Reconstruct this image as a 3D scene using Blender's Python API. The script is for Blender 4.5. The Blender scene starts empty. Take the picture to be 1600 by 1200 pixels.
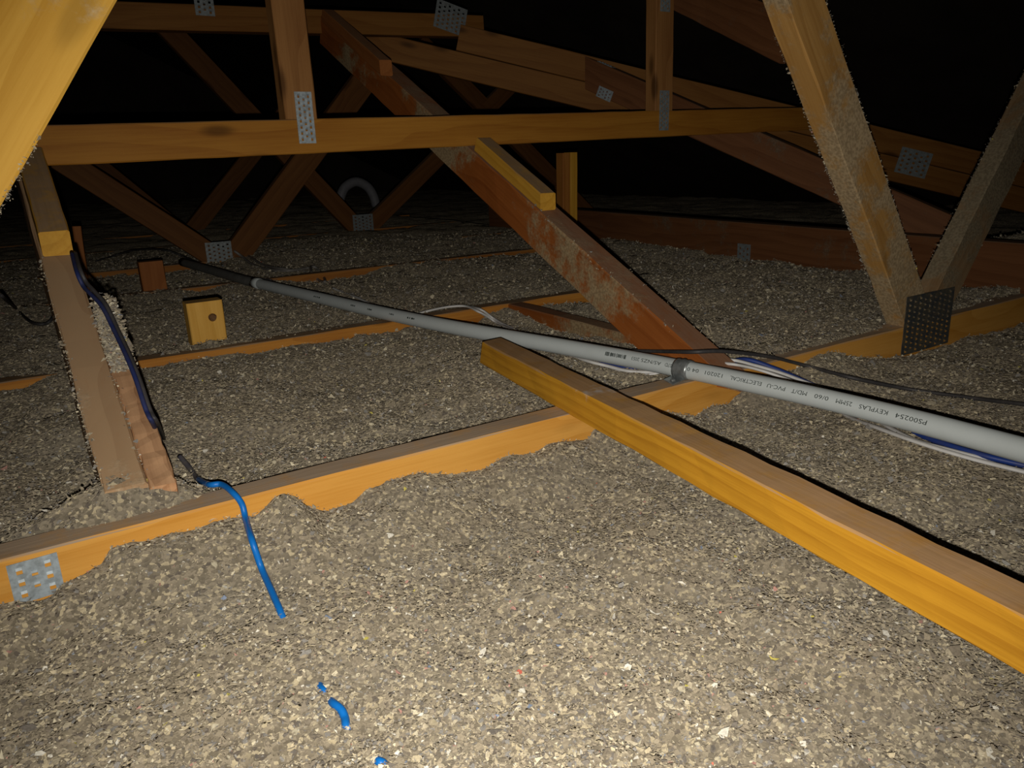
import bpy, bmesh, math, random
import numpy as np
from mathutils import Vector, Matrix

random.seed(7)
rng = np.random.default_rng(7)
SC = bpy.context.scene
COL = SC.collection

# ------------------------------------------------------------------ camera
# World: X runs along the trusses, Y away across them, Z up; z = 0 is the top of the ceiling joists.
F_PX, ROLL, PITCH, CAM_H = 1200.0, math.radians(2.1), math.radians(16.5), 0.304
g = np.array([math.sin(ROLL) * math.cos(PITCH), math.cos(ROLL) * math.cos(PITCH), math.sin(PITCH)])
vx = np.array([1926., -426., 1200.]); vx -= vx.dot(g) * g
ex = vx / np.linalg.norm(vx); ez = -g; ey = np.cross(ez, ex)
R = np.array([ex, ey, ez])                       # camera (right, down, forward) -> world
CAM = np.array([0, 0, CAM_H])
cam_d = bpy.data.cameras.new('camera'); cam = bpy.data.objects.new('camera', cam_d); COL.objects.link(cam)
cam_d.sensor_fit = 'HORIZONTAL'; cam_d.sensor_width = 36.0; cam_d.lens = 36.0 * F_PX / 1600.0
cam_d.clip_start = 0.01; cam_d.clip_end = 100
rm = R @ np.diag([1, -1, -1])
M4 = Matrix([list(rm[i]) + [float(CAM[i])] for i in range(3)] + [[0, 0, 0, 1]])
cam.matrix_world = M4
SC.camera = cam

# ------------------------------------------------------------------ world, flash, exposure
w = bpy.data.worlds.new('world'); SC.world = w; w.use_nodes = True
w.node_tree.nodes['Background'].inputs[0].default_value = (0.9, 0.95, 1, 1)
w.node_tree.nodes['Background'].inputs[1].default_value = 0.0
SC.view_settings.view_transform = 'Standard'; SC.view_settings.look = 'None'
SC.view_settings.gamma = 1; SC.view_settings.use_curve_mapping = False
SC.view_settings.exposure = 0.0
# the phone's flash, a hand's breadth of glass just below the lens: the only lamp in the loft
FLASH_QUAD, FLASH_LIN = 22.5, 4.6
ld = bpy.data.lights.new('phone_flash', 'SPOT'); lo = bpy.data.objects.new('phone_flash', ld); COL.objects.link(lo)
ld.shadow_soft_size = 0.0025; ld.color = (1.0, 0.935, 0.83); ld.energy = 1.0; ld.spot_size = math.radians(106); ld.spot_blend = 1.0
lo.matrix_world = M4; lo.location = Vector(CAM + R @ np.array([0.001, 0.021, -0.004]))
ld.use_nodes = True
nt = ld.node_tree; em = nt.nodes['Emission']
def falloff(strength, out):
    n = nt.nodes.new('ShaderNodeLightFalloff'); n.inputs['Strength'].default_value = strength; n.inputs['Smooth'].default_value = 0.0
    return n.outputs[out]
ad = nt.nodes.new('ShaderNodeMath'); ad.operation = 'ADD'
nt.links.new(falloff(FLASH_QUAD, 'Quadratic'), ad.inputs[0]); nt.links.new(falloff(FLASH_LIN, 'Linear'), ad.inputs[1])
nt.links.new(ad.outputs[0], em.inputs['Strength'])

# ------------------------------------------------------------------ helpers
def ray(x, y): return R @ np.array([(x - 800) / F_PX, (y - 600) / F_PX, 1.0])
def at_z(x, y, z=0.0):
    d = ray(x, y); return Vector(CAM + d * ((z - CAM_H) / d[2]))
def at_y(x, y, Y):
    d = ray(x, y); return Vector(CAM + d * (Y / d[1]))
def at_x(x, y, X):
    d = ray(x, y); return Vector(CAM + d * (X / d[0]))
def proj(P):
    c = R.T @ (np.array(P, float) - CAM); return 800 + F_PX * c[0] / c[2], 600 + F_PX * c[1] / c[2]

def tag(o, label=None, cat=None, group=None, kind=None):
    if label: o['label'] = label
    if cat: o['category'] = cat
    if group: o['group'] = group
    if kind: o['kind'] = kind
    return o
def thing(name, loc, label, cat, group=None):
    o = bpy.data.objects.new(name, None); COL.objects.link(o); o.location = loc
    return tag(o, label, cat, group)
def link(name, me, mat, parent=None, M=None):
    o = bpy.data.objects.new(name, me); COL.objects.link(o)
    if mat is not None and not me.materials: me.materials.append(mat)
    M = M or Matrix.Identity(4)
    if parent:
        o.parent = parent
        base = Matrix.Identity(4)
        p = parent
        while p: base = p.matrix_basis @ base; p = p.parent
        M = base.inverted() @ M
    o.matrix_basis = M
    return o
def mesh(name, verts, faces, smooth=False):
    me = bpy.data.meshes.new(name); me.from_pydata([tuple(v) for v in verts], [], faces); me.update()
    if smooth: me.shade_smooth()
    return me

def board(name, p0, p1, width, thick, up=(0, 0, 1), mat=None, parent=None, cut0=None, cut1=None, cham=0.0018, seg=14, rough=0.0004):
    """A timber from p0 to p1 (centre line); width runs along `up`, thickness across. cut0/cut1: normals of the saw cuts."""
    p0, p1 = Vector(p0), Vector(p1); d = (p1 - p0); L = d.length; d.normalize()
    W = Vector(up); W = (W - d * W.dot(d)).normalized(); V = W.cross(d)
    mid = (p0 + p1) / 2
    a, b, c = thick / 2, width / 2, cham
    sec = [(-a + c, -b), (a - c, -b), (a, -b + c), (a, b - c), (a - c, b), (-a + c, b), (-a, b - c), (-a, -b + c)]
    vs, fs = [], []
    r = random.Random(name + str(round(p0.x, 3)) + str(round(p1.z, 3)))
    for i in range(seg + 1):
        x = -L / 2 + L * i / seg
        for (y, z) in sec:
            yy = y + r.uniform(-rough, rough); zz = z + r.uniform(-rough, rough); xx = x
            if i == 0 and cut0 is not None:
                n = Vector(cut0); xx = x - (z * W.dot(n) + y * V.dot(n)) / d.dot(n)
            if i == seg and cut1 is not None:
                n = Vector(cut1); xx = x - (z * W.dot(n) + y * V.dot(n)) / d.dot(n)
            vs.append((xx, yy, zz))
    for i in range(seg):
        for k in range(8):
            k2 = (k + 1) % 8
            fs.append((i * 8 + k, i * 8 + k2, (i + 1) * 8 + k2, (i + 1) * 8 + k))
    fs.append(tuple(range(7, -1, -1))); fs.append(tuple(seg * 8 + k for k in range(8)))
    me = mesh(name, vs, fs)
    bm = bmesh.new(); bm.from_mesh(me); bmesh.ops.recalc_face_normals(bm, faces=bm.faces); bm.to_mesh(me); bm.free()
    M = Matrix(((d.x, V.x, W.x, mid.x), (d.y, V.y, W.y, mid.y), (d.z, V.z, W.z, mid.z), (0, 0, 0, 1)))
    return link(name, me, mat, parent, M)

def catmull(pts, n):
    P = [Vector(p) for p in pts]; P = [2 * P[0] - P[1]] + P + [2 * P[-1] - P[-2]]
    out = []
    for i in range(1, len(P) - 2):
        for k in range(n):
            t = k / n; a, b, c, e = P[i - 1], P[i], P[i + 1], P[i + 2]
            out.append(0.5 * ((2 * b) + (c - a) * t + (2 * a - 5 * b + 4 * c - e) * t * t + (3 * b - a - 3 * c + e) * t ** 3))
    out.append(P[-2]); return out
def frames(path):
    fr = []
    for i, p in enumerate(path):
        t = (path[min(i + 1, len(path) - 1)] - path[max(i - 1, 0)]).normalized()
        n = Vector((0, 0, 1)); n = (n - t * n.dot(t)).normalized(); fr.append((p, t, n, t.cross(n)))
    return fr
def tube(name, pts, ra, mat, parent=None, rb=None, n=10, sides=14, twist=0.0, cap=True, spline=True, hollow=False):
    """A tube along pts; ra across, rb in the up direction (flat cables)."""
    rb = rb or ra
    path = catmull(pts, n) if spline else [Vector(p) for p in pts]
    fr = frames(path); vs, fs = [], []
    for i, (p, t, nn, b) in enumerate(fr):
        tw = twist * i / len(fr)
        for k in range(sides):
            a = 2 * math.pi * k / sides
            u, v = ra * math.cos(a), rb * math.sin(a)
            u, v = u * math.cos(tw) - v * math.sin(tw), u * math.sin(tw) + v * math.cos(tw)
            vs.append(p + b * u + nn * v)
    m = len(fr)
    for i in range(m - 1):
        for k in range(sides):
            k2 = (k + 1) % sides
            fs.append((i * sides + k, (i + 1) * sides + k, (i + 1) * sides + k2, i * sides + k2))
    if cap:
        fs.append(tuple(range(sides))); fs.append(tuple((m - 1) * sides + k for k in range(sides - 1, -1, -1)))
    me = mesh(name, vs, fs, True)
    bm = bmesh.new(); bm.from_mesh(me); bmesh.ops.recalc_face_normals(bm, faces=bm.faces); bm.to_mesh(me); bm.free()
    return link(name, me, mat, parent)

# ------------------------------------------------------------------ materials
def new_mat(name):
    m = bpy.data.materials.new(name); m.use_nodes = True
    nt = m.node_tree; b = nt.nodes['Principled BSDF']
    return m, nt, b
def N(nt, typ, **kw):
    n = nt.nodes.new(typ)
    for k, v in kw.items():
        if k in n.inputs: n.inputs[k].default_value = v
        else: setattr(n, k, v)
    return n
def mixc(nt, fac, a, b):
    m = nt.nodes.new('ShaderNodeMix'); m.data_type = 'RGBA'
    def put(s, v):
        if hasattr(v, 'links'): nt.links.new(v, s)
        elif isinstance(v, (int, float)): s.default_value = v
        else: s.default_value = (*v, 1)
    put(m.inputs[0], fac); put(m.inputs[6], a); put(m.inputs[7], b)
    return m.outputs[2]
def mth(nt, op, a, b=None, clamp=False):
    m = nt.nodes.new('ShaderNodeMath'); m.operation = op; m.use_clamp = clamp
    for i, v in enumerate((a, b)):
        if v is None: continue
        if hasattr(v, 'links'): nt.links.new(v, m.inputs[i])
        else: m.inputs[i].default_value = v
    return m.outputs[0]
def ramp(nt, src, lo, hi, a=0.0, b=1.0):
    m = nt.nodes.new('ShaderNodeMapRange'); m.interpolation_type = 'SMOOTHSTEP'
    nt.links.new(src, m.inputs[0])
    for i, v in enumerate((lo, hi, a, b)): m.inputs[i + 1].default_value = v
    return m.outputs[0]
DUST = (0.36, 0.27, 0.18)
def wood(name, light, dark, dust=0.8, patch=0.0, patch_col=(0.46, 0.37, 0.22), knots=0.6, seed=0.0, ring=34.0, rough=0.6, dust_col=DUST, spec=0.13, warp_amt=4.5, stain=None):
    m, nt, b = new_mat(name); L = nt.links.new
    tc = N(nt, 'ShaderNodeTexCoord'); mp = N(nt, 'ShaderNodeMapping'); L(tc.outputs['Object'], mp.inputs['Vector'])
    mp.inputs['Location'].default_value = (seed, seed * 0.7, seed * 1.3)
    def stretched(s):
        q = N(nt, 'ShaderNodeMapping'); L(mp.outputs[0], q.inputs['Vector']); q.inputs['Scale'].default_value = s; return q.outputs[0]
    warp = N(nt, 'ShaderNodeTexNoise', Scale=1.0, Detail=2.0); L(stretched((2.2, 9, 9)), warp.inputs['Vector'])
    # growth rings: bands across the board, stretched along it and warped
    sep = N(nt, 'ShaderNodeSeparateXYZ'); L(mp.outputs[0], sep.inputs[0])
    rr = mth(nt, 'ADD', mth(nt, 'MULTIPLY', sep.outputs['Z'], ring), mth(nt, 'MULTIPLY', sep.outputs['Y'], ring * 0.55))
    rr = mth(nt, 'ADD', rr, mth(nt, 'MULTIPLY', warp.outputs['Fac'], warp_amt))
    band = mth(nt, 'FRACT', rr)
    band = ramp(nt, band, 0.25, 1.0)
    fine = N(nt, 'ShaderNodeTexNoise', Scale=1.0, Detail=4.0, Roughness=0.65); L(stretched((9, 240, 240)), fine.inputs['Vector'])
    big = N(nt, 'ShaderNodeTexNoise', Scale=1.0, Detail=2.0); L(stretched((3.0, 14, 14)), big.inputs['Vector'])
    f = mth(nt, 'ADD', mth(nt, 'MULTIPLY', band, 0.36), mth(nt, 'MULTIPLY', ramp(nt, fine.outputs['Fac'], 0.35, 0.75), 0.35))
    f = mth(nt, 'ADD', f, mth(nt, 'MULTIPLY', ramp(nt, big.outputs['Fac'], 0.35, 0.7), 0.35), True)
    col = mixc(nt, f, light, dark)
    # knots
    vo = N(nt, 'ShaderNodeTexVoronoi', Scale=1.0); L(stretched((4.3, 13, 13)), vo.inputs['Vector'])
    vo.inputs['Randomness'].default_value = 1.0
    kn = ramp(nt, vo.outputs['Distance'], 0.06, 0.17, 1.0, 0.0)
    col = mixc(nt, mth(nt, 'MULTIPLY', kn, knots), col, tuple(c * 0.32 for c in dark))
    bumpsrc = f
    # insulation fluff stuck to the timber in patches
    if patch > 0:
        pn = N(nt, 'ShaderNodeTexNoise', Scale=13.0, Detail=6.0, Roughness=0.72); L(mp.outputs[0], pn.inputs['Vector'])
        pl = N(nt, 'ShaderNodeTexNoise', Scale=4.0, Detail=1.0); L(mp.outputs[0], pl.inputs['Vector'])
        pm = mth(nt, 'ADD', mth(nt, 'MULTIPLY', pn.outputs['Fac'], 0.75), mth(nt, 'MULTIPLY', pl.outputs['Fac'], 0.5))
        pm = ramp(nt, pm, 0.73 - 0.2 * patch, 0.86 - 0.2 * patch)
        sp = N(nt, 'ShaderNodeTexNoise', Scale=220.0, Detail=3.0); L(mp.outputs[0], sp.inputs['Vector'])
        pc = mixc(nt, ramp(nt, sp.outputs['Fac'], 0.35, 0.65), tuple(c * 0.6 for c in patch_col), patch_col)
        col = mixc(nt, mth(nt, 'MULTIPLY', pm, 0.85), col, pc)
        bumpsrc = mth(nt, 'ADD', mth(nt, 'MULTIPLY', f, 0.4), mth(nt, 'MULTIPLY', pm, mth(nt, 'ADD', sp.outputs['Fac'], 0.6)))
    # dust settled on faces that look up
    if dust > 0:
        ge = N(nt, 'ShaderNodeNewGeometry'); s2 = N(nt, 'ShaderNodeSeparateXYZ'); L(ge.outputs['Normal'], s2.inputs[0])
        dn = N(nt, 'ShaderNodeTexNoise', Scale=30.0, Detail=5.0, Roughness=0.7); L(mp.outputs[0], dn.inputs['Vector'])
        dm = mth(nt, 'MULTIPLY', ramp(nt, s2.outputs['Z'], 0.55, 0.85), ramp(nt, dn.outputs['Fac'], 0.25, 0.55, 0.5, 1.0))
        d2 = mixc(nt, ramp(nt, fine.outputs['Fac'], 0.3, 0.7), tuple(c * 0.8 for c in dust_col), dust_col)
        col = mixc(nt, mth(nt, 'MULTIPLY', dm, dust), col, d2)
    if stain:                                    # a dab of spilt white plaster
        dist = N(nt, 'ShaderNodeVectorMath', operation='DISTANCE'); L(tc.outputs['Object'], dist.inputs[0]); dist.inputs[1].default_value = stain
        sn = N(nt, 'ShaderNodeTexNoise', Scale=90.0, Detail=4.0); L(tc.outputs['Object'], sn.inputs['Vector'])
        dd = mth(nt, 'ADD', dist.outputs['Value'], mth(nt, 'MULTIPLY', sn.outputs['Fac'], 0.05))
        col = mixc(nt, ramp(nt, dd, 0.028, 0.050, 0.75, 0.0), col, (0.66, 0.62, 0.60))
    L(col, b.inputs['Base Color'])
    b.inputs['Roughness'].default_value = rough
    b.inputs['Specular IOR Level'].default_value = spec
    bp = N(nt, 'ShaderNodeBump', Strength=0.25, Distance=0.0012); L(bumpsrc, bp.inputs['Height']); L(bp.outputs[0], b.inputs['Normal'])
    return m

def plain(name, col, rough=0.45, metal=0.0, spec=0.4, noise=0.0, nscale=40.0, bump=0.0, coat=None):
    m, nt, b = new_mat(name); L = nt.links.new
    tc = N(nt, 'ShaderNodeTexCoord'); no = N(nt, 'ShaderNodeTexNoise', Scale=nscale, Detail=5.0, Roughness=0.65); L(tc.outputs['Object'], no.inputs['Vector'])
    c2 = coat or tuple(c * 0.55 for c in col)
    L(mixc(nt, mth(nt, 'MULTIPLY', ramp(nt, no.outputs['Fac'], 0.35, 0.7), noise), col, c2), b.inputs['Base Color'])
    b.inputs['Roughness'].default_value = rough; b.inputs['Metallic'].default_value = metal; b.inputs['Specular IOR Level'].default_value = spec
    if bump:
        bp = N(nt, 'ShaderNodeBump', Strength=bump, Distance=0.001); L(no.outputs['Fac'], bp.inputs['Height']); L(bp.outputs[0], b.inputs['Normal'])
    return m

W = {
 'plank': wood('golden_pine', (0.66, 0.33, 0.028), (0.40, 0.17, 0.012), dust=0.82, knots=0.25, seed=1.3, ring=75, warp_amt=3.0, dust_col=(0.50, 0.32, 0.185), stain=(-0.172, 0.0, 0.03)),
 'joist_a': wood('orange_pine', (0.74, 0.385, 0.085), (0.56, 0.245, 0.035), dust=0.95, knots=0.3, seed=4.1, ring=26, dust_col=(0.50, 0.385, 0.28)),
 'joist_b': wood('orange_brown_pine', (0.56, 0.25, 0.045), (0.34, 0.12, 0.02), dust=0.9, knots=0.7, seed=8.8, ring=30),
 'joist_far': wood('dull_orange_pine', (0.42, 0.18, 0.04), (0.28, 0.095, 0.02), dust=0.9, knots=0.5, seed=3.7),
 'red': wood('red_brown_pine', (0.36, 0.115, 0.026), (0.22, 0.060, 0.012), dust=0.75, patch=0.5, knots=0.4, seed=6.2, ring=20, dust_col=(0.33, 0.20, 0.13), patch_col=(0.42, 0.33, 0.19)),
 'dusty': wood('dusty_brown_pine', (0.47, 0.30, 0.165), (0.29, 0.155, 0.075), dust=0.45, patch=0.65, knots=0.5, seed=2.9, dust_col=(0.42, 0.30, 0.185), patch_col=(0.52, 0.42, 0.29)),
 'sawn': wood('rough_sawn_pine', (0.56, 0.32, 0.17), (0.22, 0.09, 0.035), dust=0.2, knots=0.2, seed=5.5, ring=120),
 'beam': wood('brown_orange_pine', (0.40, 0.18, 0.026), (0.27, 0.10, 0.013), dust=0.5, knots=0.75, seed=9.4, ring=24),
 'post': wood('brown_pine', (0.34, 0.165, 0.055), (0.21, 0.088, 0.026), dust=0.4, knots=0.8, seed=12.1, ring=28),
 'batten': wood('yellow_pine', (0.62, 0.34, 0.045), (0.46, 0.22, 0.022), dust=0.85, knots=0.1, seed=15.7, ring=60, dust_col=(0.31, 0.215, 0.14)),
 'block': wood('pale_yellow_pine', (0.80, 0.47, 0.11), (0.62, 0.33, 0.055), dust=0.5, knots=0.0, seed=18.2, ring=30),
 'block_red': wood('terracotta_pine', (0.36, 0.135, 0.038), (0.26, 0.085, 0.022), dust=0.4, knots=0.2, seed=21.6),
 'web': wood('fluffy_yellow_pine', (0.56, 0.315, 0.10), (0.36, 0.175, 0.042), dust=0.7, patch=0.9, knots=0.5, seed=24.3, dust_col=(0.52, 0.41, 0.24), patch_col=(0.52, 0.405, 0.25)),
 'web_grey': wood('grey_dusted_pine', (0.33, 0.22, 0.12), (0.22, 0.13, 0.06), dust=0.85, patch=1.0, knots=0.4, seed=27.7, dust_col=(0.30, 0.25, 0.17), patch_col=(0.30, 0.25, 0.165)),
 'board_near': wood('honey_pine', (0.70, 0.40, 0.065), (0.52, 0.26, 0.026), dust=0.4, patch=0.22, knots=0.35, seed=30.4, ring=22, patch_col=(0.62, 0.50, 0.32)),
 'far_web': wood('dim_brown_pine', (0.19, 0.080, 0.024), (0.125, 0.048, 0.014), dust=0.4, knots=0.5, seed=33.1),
 'hip': wood('hip_pine', (0.27, 0.122, 0.030), (0.18, 0.070, 0.015), dust=0.3, knots=0.8, seed=36.9, ring=24),
 'dark': wood('dark_brown_pine', (0.21, 0.088, 0.036), (0.13, 0.05, 0.02), dust=0.5, patch=0.3, knots=0.4, seed=39.5, patch_col=(0.2, 0.14, 0.09)),
}
M_GALV = plain('galvanised_steel', (0.42, 0.49, 0.54), rough=0.55, metal=0.25, noise=0.7, nscale=160, bump=0.15, coat=(0.22, 0.25, 0.26))
M_GALV_DUSTY = plain('dusty_dark_steel', (0.10, 0.115, 0.13), rough=0.38, metal=0.55, noise=1.0, nscale=75, bump=0.2, coat=(0.23, 0.20, 0.14))
M_GALV_FAR = plain('dull_steel', (0.30, 0.34, 0.36), rough=0.5, metal=0.3, noise=0.7, nscale=140, coat=(0.16, 0.17, 0.16))
M_CLIP = plain('saddle_steel', (0.40, 0.43, 0.44), rough=0.33, metal=0.6, noise=0.7, nscale=90, coat=(0.16, 0.17, 0.17))
M_PIPE = plain('grey_pvc', (0.54, 0.59, 0.60), rough=0.42, spec=0.35, noise=0.3, nscale=25, coat=(0.46, 0.50, 0.50))
M_PIPE_DARK = plain('dusty_dark_pvc', (0.16, 0.16, 0.15), rough=0.6, noise=0.5, nscale=30)
M_INK = plain('black_ink', (0.02, 0.03, 0.025), rough=0.6, spec=0.1)
M_WHITE = plain('white_cable_sheath', (0.74, 0.74, 0.74), rough=0.45, noise=0.35, nscale=50, coat=(0.42, 0.40, 0.36))
M_BLUE = plain('bright_blue_sheath', (0.006, 0.16, 0.56), rough=0.4, spec=0.3, noise=0.25, nscale=60, coat=(0.01, 0.12, 0.4))
M_BLUE_DARK = plain('navy_sheath', (0.015, 0.045, 0.24), rough=0.45, spec=0.3, noise=0.4, nscale=60, coat=(0.06, 0.065, 0.12))
M_NAVY_DIM = plain('dusty_navy_sheath', (0.018, 0.028, 0.11), rough=0.55, spec=0.2, noise=0.6, nscale=60, coat=(0.05, 0.05, 0.07))
M_BLACK = plain('black_cable_sheath', (0.045, 0.043, 0.045), rough=0.5, spec=0.3, noise=0.4, nscale=60, coat=(0.1, 0.09, 0.085))
M_BLUE_DUST = plain('dust_covered_blue_sheath', (0.09, 0.09, 0.13), rough=0.8, spec=0.1, noise=0.9, nscale=70, coat=(0.17, 0.15, 0.13))
M_DUCT = plain('pale_pvc', (0.3, 0.3, 0.33), rough=0.5, noise=0.3)
M_LINING = plain('dark_roof_lining', (0.05, 0.04, 0.033), rough=0.9, noise=0.8, nscale=3.0, spec=0.05)
M_PLASTER = plain('ceiling_lining_board', (0.3, 0.28, 0.25), rough=0.9)

def insulation_mat(name, attr):
    m, nt, b = new_mat(name); L = nt.links.new
    tc = N(nt, 'ShaderNodeTexCoord')
    if attr:
        at = N(nt, 'ShaderNodeAttribute', attribute_name='Col'); col = at.outputs['Color']
        no = N(nt, 'ShaderNodeTexNoise', Scale=600.0, Detail=3.0); L(tc.outputs['Object'], no.inputs['Vector'])
        c2 = N(nt, 'ShaderNodeVectorMath', operation='SCALE'); L(col, c2.inputs[0]); L(ramp(nt, no.outputs['Fac'], 0.3, 0.7, 0.82, 1.1), c2.inputs['Scale'])
        L(c2.outputs[0], b.inputs['Base Color'])
    else:
        wn = N(nt, 'ShaderNodeTexNoise', Scale=180.0, Detail=2.0); L(tc.outputs['Object'], wn.inputs['Vector'])
        wv = N(nt, 'ShaderNodeVectorMath', operation='SCALE'); L(wn.outputs['Color'], wv.inputs[0]); wv.inputs['Scale'].default_value = 0.004
        av = N(nt, 'ShaderNodeVectorMath', operation='ADD'); L(tc.outputs['Object'], av.inputs[0]); L(wv.outputs[0], av.inputs[1])
        vo = N(nt, 'ShaderNodeTexVoronoi', Scale=290.0); L(av.outputs[0], vo.inputs['Vector'])
        sp = N(nt, 'ShaderNodeSeparateXYZ'); L(vo.outputs['Color'], sp.inputs[0])
        c = mixc(nt, ramp(nt, sp.outputs['X'], 0.0, 1.0), (0.17, 0.145, 0.105), (0.31, 0.265, 0.195))
        c = mixc(nt, ramp(nt, sp.outputs['Y'], 0.80, 0.92), c, (0.50, 0.43, 0.29))
        c = mixc(nt, ramp(nt, sp.outputs['Z'], 0.85, 0.97), c, (0.13, 0.11, 0.09))
        pn = N(nt, 'ShaderNodeTexNoise', Scale=9.0, Detail=3.0); L(tc.outputs['Object'], pn.inputs['Vector'])
        c = mixc(nt, mth(nt, 'MULTIPLY', ramp(nt, pn.outputs['Fac'], 0.4, 0.7), 0.3), c, (0.20, 0.185, 0.155))
        L(c, b.inputs['Base Color'])
        h = mth(nt, 'ADD', mth(nt, 'MULTIPLY', vo.outputs['Distance'], -1.0), mth(nt, 'MULTIPLY', sp.outputs['X'], 0.8))
        bp = N(nt, 'ShaderNodeBump', Strength=0.8, Distance=0.003); L(h, bp.inputs['Height']); L(bp.outputs[0], b.inputs['Normal'])
    b.inputs['Roughness'].default_value = 1.0; b.inputs['Specular IOR Level'].default_value = 0.08
    if 'Diffuse Roughness' in b.inputs: b.inputs['Diffuse Roughness'].default_value = 1.0
    return m
M_BED = insulation_mat('cellulose_bed', False)
M_FLAKE = insulation_mat('cellulose_flakes', True)

# ------------------------------------------------------------------ setting: loft shell
def quad(name, pts, mat, kind='structure', thick=0.02):
    P = [Vector(p) for p in pts]; n = (P[1] - P[0]).cross(P[3] - P[0]).normalized() * thick
    vs = P + [p + n for p in P]
    o = link(name, mesh(name, vs, [(0, 1, 2, 3), (7, 6, 5, 4), (0, 4, 5, 1), (1, 5, 6, 2), (2, 6, 7, 3), (3, 7, 4, 0)]), mat)
    o['kind'] = kind; return o
RX, RZ, EX0, EX1, Y0, Y1 = 0.9, 1.75, -3.2, 4.6, -2.5, 9.0
fl = quad('floor', [(EX0, Y0, -0.2), (EX1, Y0, -0.2), (EX1, Y1, -0.2), (EX0, Y1, -0.2)], M_PLASTER, thick=-0.02)
c1 = quad('ceiling', [(RX, Y0, RZ), (EX1 + .4, Y0, -0.3), (EX1 + .4, Y1, -0.3), (RX, Y1, RZ)], M_LINING, thick=0.02)
c2 = quad('ceiling', [(RX, Y0, RZ), (EX0 - .4, Y0, -0.3), (EX0 - .4, Y1, -0.3), (RX, Y1, RZ)], M_LINING, thick=-0.02)
wb = quad('wall_back', [(EX0, Y1, -0.2), (EX1, Y1, -0.2), (EX1, Y1, 2), (EX0, Y1, 2)], M_LINING)
wf = quad('wall_front', [(EX0, Y0, -0.2), (EX1, Y0, -0.2), (EX1, Y0, 2), (EX0, Y0, 2)], M_LINING)

# ------------------------------------------------------------------ insulation
PROF_A = [(-0.6, -0.05), (-0.2, -0.045), (-0.058, -0.041), (-0.046, -0.04), (-0.022, -0.038), (-0.009, -0.032), (0.02, -0.029), (0.031, -0.02), (0.05, -0.018), (0.071, -0.016), (0.112, -0.018), (0.141, -0.021), (0.156, -0.024), (0.176, -0.013), (0.186, -0.010), (0.197, -0.015), (0.21, -0.029), (0.227, -0.038), (0.254, -0.039), (0.273, -0.03), (0.31, -0.026), (0.338, -0.027), (0.395, -0.041), (0.405, -0.035), (0.454, -0.033), (0.488, -0.037), (0.507, -0.032), (0.549, -0.039), (0.57, -0.039), (0.577, -0.029), (0.696, -0.029), (0.732, -0.042), (0.753, -0.051), (0.776, -0.042), (0.797, -0.04), (0.824, -0.044), (0.855, -0.03), (0.9, -0.016), (0.969, -0.022), (1.001, -0.012), (1.061, -0.008), (1.132, -0.03), (1.264, -0.05), (1.398, -0.051), (1.498, -0.05), (1.596, -0.055), (1.8, -0.06), (3, -0.05)]
PROF_B = [(-0.5, -0.012), (-0.045, -0.013), (-0.02, -0.014), (0.013, -0.005), (0.043, 0.002), (0.13, 0.003), (0.15, -0.013), (0.213, -0.017), (0.255, -0.017), (0.343, -0.018), (0.386, -0.018), (0.526, -0.019), (0.533, -0.011), (0.62, -0.019), (0.638, -0.010), (0.70, -0.02), (0.804, -0.027), (0.829, -0.012), (0.88, -0.003), (0.936, -0.010), (0.979, -0.013), (1.05, -0.02), (1.125, -0.022), (1.2, -0.015), (1.28, 0.003), (3, 0.006)]
PROF_C = [(-1, 0.0), (0.35, 0.004), (0.42, -0.006), (0.48, 0.004), (0.6, -0.008), (0.68, -0.016), (0.9, -0.013), (0.98, 0.002), (1.1, -0.004), (1.3, -0.008), (1.55, -0.012), (1.7, 0.004), (4, 0.004)]
PROF_D = [(-1, 0.003), (0.1, -0.004), (0.18, -0.022), (0.5, -0.022), (0.54, -0.006), (0.9, 0.004), (5, 0.004)]
tab = rng.random((256, 256))
def vnoise(x, y, s, ox=0.0):
    x = x / s + ox * 17.3 + 1000; y = y / s + ox * 5.1 + 1000
    xi = np.floor(x).astype(int); yi = np.floor(y).astype(int); fx = x - xi; fy = y - yi
    fx = fx * fx * (3 - 2 * fx); fy = fy * fy * (3 - 2 * fy)
    t = lambda a, b: tab[a % 256, b % 256]
    return (t(xi, yi) * (1 - fx) + t(xi + 1, yi) * fx) * (1 - fy) + (t(xi, yi + 1) * (1 - fx) + t(xi + 1, yi + 1) * fx) * fy - 0.5
def bump(x, y, cx, cy, sx, sy, h): return h * np.exp(-((x - cx) / sx) ** 2 - ((y - cy) / sy) ** 2)
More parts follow.
